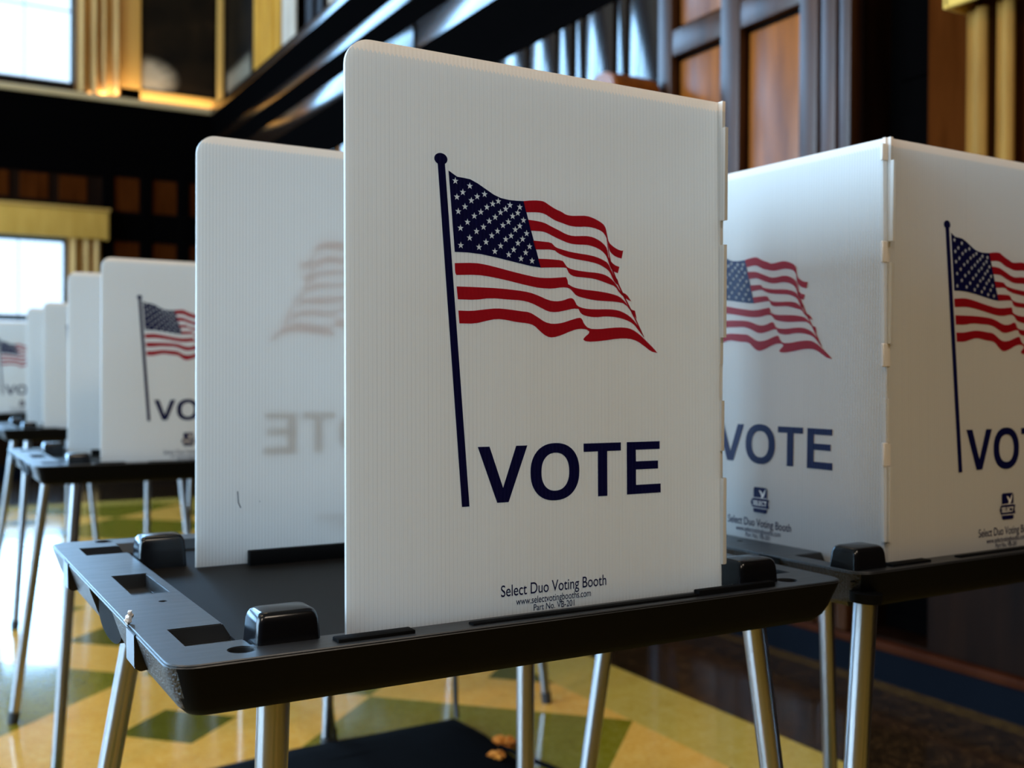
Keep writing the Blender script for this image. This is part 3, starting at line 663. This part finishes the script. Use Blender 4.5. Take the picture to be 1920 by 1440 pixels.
# baseboard: dark marble skirting with a red-brown moulding on top
bm = bmesh.new(); box(bm, XR - .03, XR, YF, YB, 0, .105)
struct('baseboard_right', bm, M['stone_base'])
bm = bmesh.new(); box(bm, XR - .045, XR, YF, YB, .105, .135, .006)
struct('trim_8', bm, M['trim_red'])
bm = bmesh.new(); box(bm, XL, XR, YB - .03, YB, 0, .14)
struct('baseboard_back', bm, M['stone_base'])
# far wall panelling: rows of red-brown sunk panels in a dark frame
bm = bmesh.new()
for z0, z1 in ((.16, .40), (1.30, 1.42), (2.32, 2.58), (2.95, 3.06)): box(bm, 1.62, XR, YB - .035, YB, z0, z1, .005, 1)
x = 1.62
fr = []
while x < XR: fr.append(x); x += .36
for x in fr: box(bm, x, x + .10, YB - .04, YB, .16, 3.06, .005, 1)
box(bm, XL, 1.62, YB - .035, YB, 2.92, 3.06, .005, 1)
struct('trim_9', bm, M['black_wood'])
bm = bmesh.new()
for x in fr:
    for z0, z1 in ((.42, 1.28), (1.44, 2.30), (2.60, 2.93)): box(bm, x + .115, x + .345, YB - .014, YB, z0, z1, .004, 1)
for i in range(3): box(bm, .55 + i * .34, .80 + i * .34, YB - .014, YB, 2.66, 2.90, .004, 1)
struct('trim_10', bm, M['wood_red'])

# ================================================================ hangings
def curtain(name, label, cat, x0, x1, y0, y1, z0, z1, folds, amp, m, group=None, flare=1.0):
    """pleated cloth hung along the line (x0,y0)-(x1,y1)"""
    bm = bmesh.new(); n = folds * 10; rows = 10
    dx, dy = x1 - x0, y1 - y0; ln = math.hypot(dx, dy); nx, ny = -dy / ln, dx / ln
    rnd = [random.uniform(.7, 1.25) for _ in range(folds + 2)]
    def P(i, j, off):
        t = i / n; z = z0 + (z1 - z0) * j / rows; f = t * folds; w = rnd[int(f)] * (1 - (f % 1)) + rnd[int(f) + 1] * (f % 1)
        a = amp * w * (1 + (flare - 1) * (1 - j / rows)) * math.sin(2 * math.pi * f + .5 * math.sin(3 * f)) + off
        return (x0 + dx * t + nx * a, y0 + dy * t + ny * a, z)
    A = [[bm.verts.new(P(i, j, 0)) for i in range(n + 1)] for j in range(rows + 1)]
    B = [[bm.verts.new(P(i, j, .008)) for i in range(n + 1)] for j in range(rows + 1)]
    for j in range(rows):
        for i in range(n):
            bm.faces.new((A[j][i], A[j][i + 1], A[j + 1][i + 1], A[j + 1][i])); bm.faces.new((B[j][i], B[j + 1][i], B[j + 1][i + 1], B[j][i + 1]))
        for G, s in ((0, 1), (n, -1)): bm.faces.new((A[j][G], A[j + 1][G], B[j + 1][G], B[j][G])[::s])
    for i in range(n):
        bm.faces.new((A[0][i], B[0][i], B[0][i + 1], A[0][i + 1])); bm.faces.new((A[rows][i], A[rows][i + 1], B[rows][i + 1], B[rows][i]))
    o = link(name, bm, m, None, 80); return tag(o, label, cat, group)
curtain('curtain', 'tan pleated curtain beside the upper window of the far wall', 'curtain', 1.36, 1.76, YB - .09, YB - .09, 3.70, 6.4, 4, .035, M['curtain'], None, 1.2)
curtain('curtain', 'tan curtain under the mustard pelmet at the lower far window', 'curtain', 1.29, 1.60, YB - .09, YB - .09, .15, 2.40, 3, .035, M['curtain'], None, 1.1)
def pelmet(label, axis, a0, a1, t, z0, z1, depth):
    r = thing('pelmet', label, 'pelmet', ((a0 + a1) / 2, t, z0) if axis == 'x' else (t, (a0 + a1) / 2, z0))
    hw, h = (a1 - a0) / 2, z1 - z0
    bm = bmesh.new()
    def bx(u0, u1, d0, d1, c0, c1, bv=.01):
        if axis == 'x': box(bm, u0, u1, -d1, -d0, c0, c1, bv)
        else: box(bm, -d1, -d0, u0, u1, c0, c1, bv)
    bx(-hw, hw, depth - .02, depth, 0, h); bx(-hw, -hw + .02, 0, depth, 0, h, .004); bx(hw - .02, hw, 0, depth, 0, h, .004)
    link('valance_board', bm, M['pelmet'], r)
    bm = bmesh.new(); bx(-hw - .015, hw + .015, 0, depth + .02, h, h + .03, .006); link('top_moulding', bm, M['gold'], r)
    return r
pelmet('mustard box pelmet over the lower window of the far wall', 'x', -.55, 1.66, YB - .002, 2.29, 2.56, .16)
pelmet('gold box pelmet high on the right wall above paired curtains', 'y', 1.35, 2.105, XR - .022, 2.10, 2.5, .13)
curtain('curtain', 'narrow tan curtain on right wall, beside the reddish wood panel', 'curtain', XR - .075, XR - .075, 2.080, 2.012, .98, 2.10, 1, .012, M['ochre_curtain'])
curtain('curtain', 'narrow tan curtain on right wall, nearest the right photo edge', 'curtain', XR - .075, XR - .075, 1.980, 1.925, .98, 2.10, 1, .012, M['ochre_curtain'])
# high on the walls above the cornice
def mural(label, axis, a0, a1, t, z0, z1, fw, fm):
    r = thing('mural_painting', label, 'painting', ((a0 + a1) / 2, t, z0) if axis == 'x' else (t, (a0 + a1) / 2, z0))
    hw, h = (a1 - a0) / 2, z1 - z0
    def bx(bm, u0, u1, d0, d1, c0, c1, bv=0):
        if axis == 'x': box(bm, u0, u1, -d1, -d0, c0, c1, bv)
        else: box(bm, -d1, -d0, u0, u1, c0, c1, bv)
    bm = bmesh.new(); bx(bm, -hw + fw * .6, hw - fw * .6, .005, .02, fw * .5, h - fw * .5); link('canvas', bm, M['mural'], r)
    bm = bmesh.new()
    for u0, u1, c0, c1 in ((-hw, -hw + fw, 0, h), (hw - fw * .45, hw, 0, h), (-hw, hw, 0, fw * .62), (-hw, hw, h - fw * .6, h)): bx(bm, u0, u1, .002, .045, c0, c1, .006)
    link('frame', bm, fm, r); return r
mural('wide gold framed dark painting standing on the far wall ledge in the corner', 'x', 1.77, 2.81, YB - .002, 3.685, 6.2, .20, M['gold'])
mural('dark painting on the right wall above the cornice, next to the corner', 'y', 9.78, 10.86, XR - .002, 3.685, 6.2, .10, M['wood_dark'])
curtain('curtain', 'deep gold curtain above the right wall cornice', 'curtain', XR - .08, XR - .08, 9.62, 8.80, 3.70, 6.2, 4, .04, M['gold_curtain'])
curtain('curtain', 'pale cream curtain strip next to the deep gold curtain above cornice', 'curtain', XR - .09, XR - .09, 8.76, 8.38, 3.70, 6.2, 2, .03, M['cream_curtain'])
bm = bmesh.new()
for a, b in ((7.95, 8.12), (7.72, 7.86)): box(bm, XR - .10, XR, a, b, 3.68, 6.6, .01)
struct('trim_11', bm, M['wood_dark'])
curtain('curtain', 'cream curtain highest on the right wall, above the white panels', 'curtain', XR - .09, XR - .09, 7.62, 6.75, 3.70, 6.2, 4, .04, M['cream_curtain'])
# rounded wooden top showing behind the front panel
lc = thing('wooden_post', 'tall dark wooden post at right wall, rounded orange-brown top peeking over the front panel', 'post', (XR - .20, 3.66, 0))
bm = bmesh.new(); box(bm, -.09, .09, -.09, .09, .0, 2.06, .01); link('shaft', bm, M['black_wood'], lc)
bm = bmesh.new(); prism(bm, [(-.12, 2.06), (.12, 2.06), (.12, 2.18), (.095, 2.235), (.04, 2.27), (-.04, 2.27), (-.095, 2.235), (-.12, 2.18)], 'x', -.12, .12)
bmesh.ops.bevel(bm, geom=bm.edges[:], offset=.008, segments=2, affect='EDGES'); link('cap', bm, M['wood_panel'], lc)

# ================================================================ voting booths
GP = 'voting booths'
front = voting_booth((0, 0), 0, 'white voting booth in the foreground, large sharp flag panel reading VOTE, no logo', GP, 'left', logo=False, leans=(.0203, -.0099, 0), back_dt=.033,
    legs=[((-.112, .034), (-.150, .04)), ((-.095, 1.12), (-.33, 1.25)), ((1.028, 1.115), (1.032, 1.115)), ((1.052, .165), (1.215, .055))])
right = voting_booth((1.348 + .158 - .016, .045), .0194, 'white voting booth at right, blue-lit side panel meeting a flag panel at the corner', GP, 'right', pu=-.142, pv=0, leans=(.0171, 0, .01), shift_front=.05, back_u=.0,
    clamps=[(-.236, .006), (-.21, .958), (.86, -.018), (.86, .958)],
    legs=[((-.270, -.045), (-.35, -.02)), ((-.005, 1.19), (-.19, 1.27)), ((.93, 1.15), (1.1, 1.24)), ((.93, .05), (1.1, 0))])
# the paper notices taped inside the right booth show as shadows through its side panel
side = [c for c in right.children if c.name.startswith('side_panel')][0]
for (a, b, z0, z1) in ((.10, .70, .38, .79), (.22, .70, .055, .170)):
    bm = bmesh.new(); wd = .875
    box(bm, (wd - b + 0.0) * HS, (wd - a - .0) * HS, TH + .0004, TH + .0010, z0 * HS, z1 * HS); s = link('notice_sheet', bm, M['paper'], side); lean(s, .01)
# a pen stroke on the inside of the front booth's far panel
back = [c for c in front.children if c.name.startswith('back_panel')][0]
bm = bmesh.new(); px = lambda s, t: ((PW - s) * HS, TH + .0003, t * HS)
sweep(bm, [px(.098, .152), px(.100, .125), px(.106, .112)], .0006, 6)
link('pen_mark', bm, M['pen'], back)
bm = bmesh.new(); sweep(bm, [px(.152, .125), px(.153, .124)], .0006, 6); link('pen_dot', bm, M['pen'], back)
R2 = [('left', .231, 3.77, 0, 'white flag booth of the second row, seen left of the foreground booth'), ('right', 1.72, 3.80, .012, 'right-hand booth of the second row, only legs showing below the foreground tray'),
      ('left', .40, 7.44, 0, 'pale blank-edged booth of the third row below the far window'), ('right', 2.06, 7.46, .01, 'right-hand booth of the third row, its panels hidden behind the foreground booth'),
      ('left', .20, 11.09, -.01, 'smallest flag booth of the farthest row at the left photo edge')]
for (op, u, v, yw, lab) in R2:
    if op == 'left': voting_booth((u, v), yw, lab, GP, 'left', legs=[((-.10, .05), (-.20, .0)), ((-.095, 1.12), (-.27, 1.22)), ((1.028, 1.115), (1.03, 1.12)), ((1.06, .12), (1.21, .05))])
    else: voting_booth((u, v), yw, lab, GP, 'right', pu=-.158, clamps=[(-.21, -.018), (-.21, .958), (.86, -.018), (.86, .958)],
        legs=[((-.27, .0), (-.37, -.10)), ((-.20, 1.12), (-.26, 1.18)), ((.93, 1.12), (1.1, 1.22)), ((.93, .05), (1.1, 0))])

# ================================================================ small things
def booth_pt(u, v, z):
    ca, sa = math.cos(.0153), math.sin(.0153)
    return Vector((.315 + (u * ca - v * sa) * HS, .827 + (u * sa + v * ca) * HS, TABLE_Z + z * HS))
p = booth_pt(-.297, .265, .0)
sc = bmesh.new()
for i, (dx, dy, dz, s) in enumerate(((0, 0, .004, 1), (.003, .004, .006, .8), (-.002, -.004, .003, .7), (.001, .001, .009, .6))):
    r = bmesh.ops.create_icosphere(sc, subdivisions=1, radius=.0042 * s)
    for v in r['verts']: v.co = Vector((v.co.x * .7, v.co.y * 1.3, v.co.z * 1.1)) + Vector((dx + random.uniform(-.0012, .0012), dy + random.uniform(-.0012, .0012), dz + random.uniform(-.001, .001)))
o = link('paper_scrap', sc, M['paper']); o.location = p; tag(o, 'tiny torn tan scrap stuck on the foreground tray edge above a latch', 'scrap')
# dark nylon carrying bag on the floor under the foreground booth
bg = thing('carrying_bag', 'flattened black nylon bag with orange cloth on the floor under the foreground booth', 'bag', (1.02, 2.42, 0))
bm = bmesh.new()
o = [(-.42, -.45), (.20, -.45), (.33, -.28), (.345, -.02), (.36, .14), (.35, .285), (.10, .255), (-.17, .235), (-.42, .215)]
n = len(o); ctr = (0, -.05)
lv = []
for (s, z) in ((1.0, 0), (1.0, .012), (.93, .030), (.70, .045), (.35, .052)):
    lv.append([bm.verts.new((ctr[0] + (a - ctr[0]) * s, ctr[1] + (b - ctr[1]) * s, z + (random.uniform(-.006, .008) if z > .02 else 0))) for a, b in o])
for A, B in zip(lv, lv[1:]):
    for i in range(n): bm.faces.new((A[i], A[(i + 1) % n], B[(i + 1) % n], B[i]))
bm.faces.new(lv[-1]); bm.faces.new(lv[0][::-1])
b1 = link('bag_body', bm, M['bag'], bg, 60)
def crumple(x, y, z, r):
    bm = bmesh.new(); bmesh.ops.create_icosphere(bm, subdivisions=3, radius=r)
    for v in bm.verts: v.co = Vector((v.co.x * 1.3, v.co.y * 1.2, v.co.z * .5)) * (1 + random.uniform(-.45, .30)) + Vector((x, y, z))
    return link('orange_cloth', bm, M['orange_cloth'], bg, 0)
crumple(.375, .06, .012, .026); crumple(.27, -.09, .043, .018)
bm = bmesh.new(); sweep(bm, [(.34, .02, .02), (.37, -.06, .012), (.40, -.16, .008), (.42, -.30, .006), (.43, -.44, .006)], .006); link('strap', bm, M['bag'], bg)
# thin dark cord running down to the bag
bm = bmesh.new(); sweep(bm, [(1.375, 2.72, .012), (1.378, 2.735, .05), (1.372, 2.74, .30), (1.368, 2.74, .735)], .0075)
tag(link('hanging_cord', bm, M['rubber']), 'thin dark cord hanging straight down to the black bag corner', 'cord')
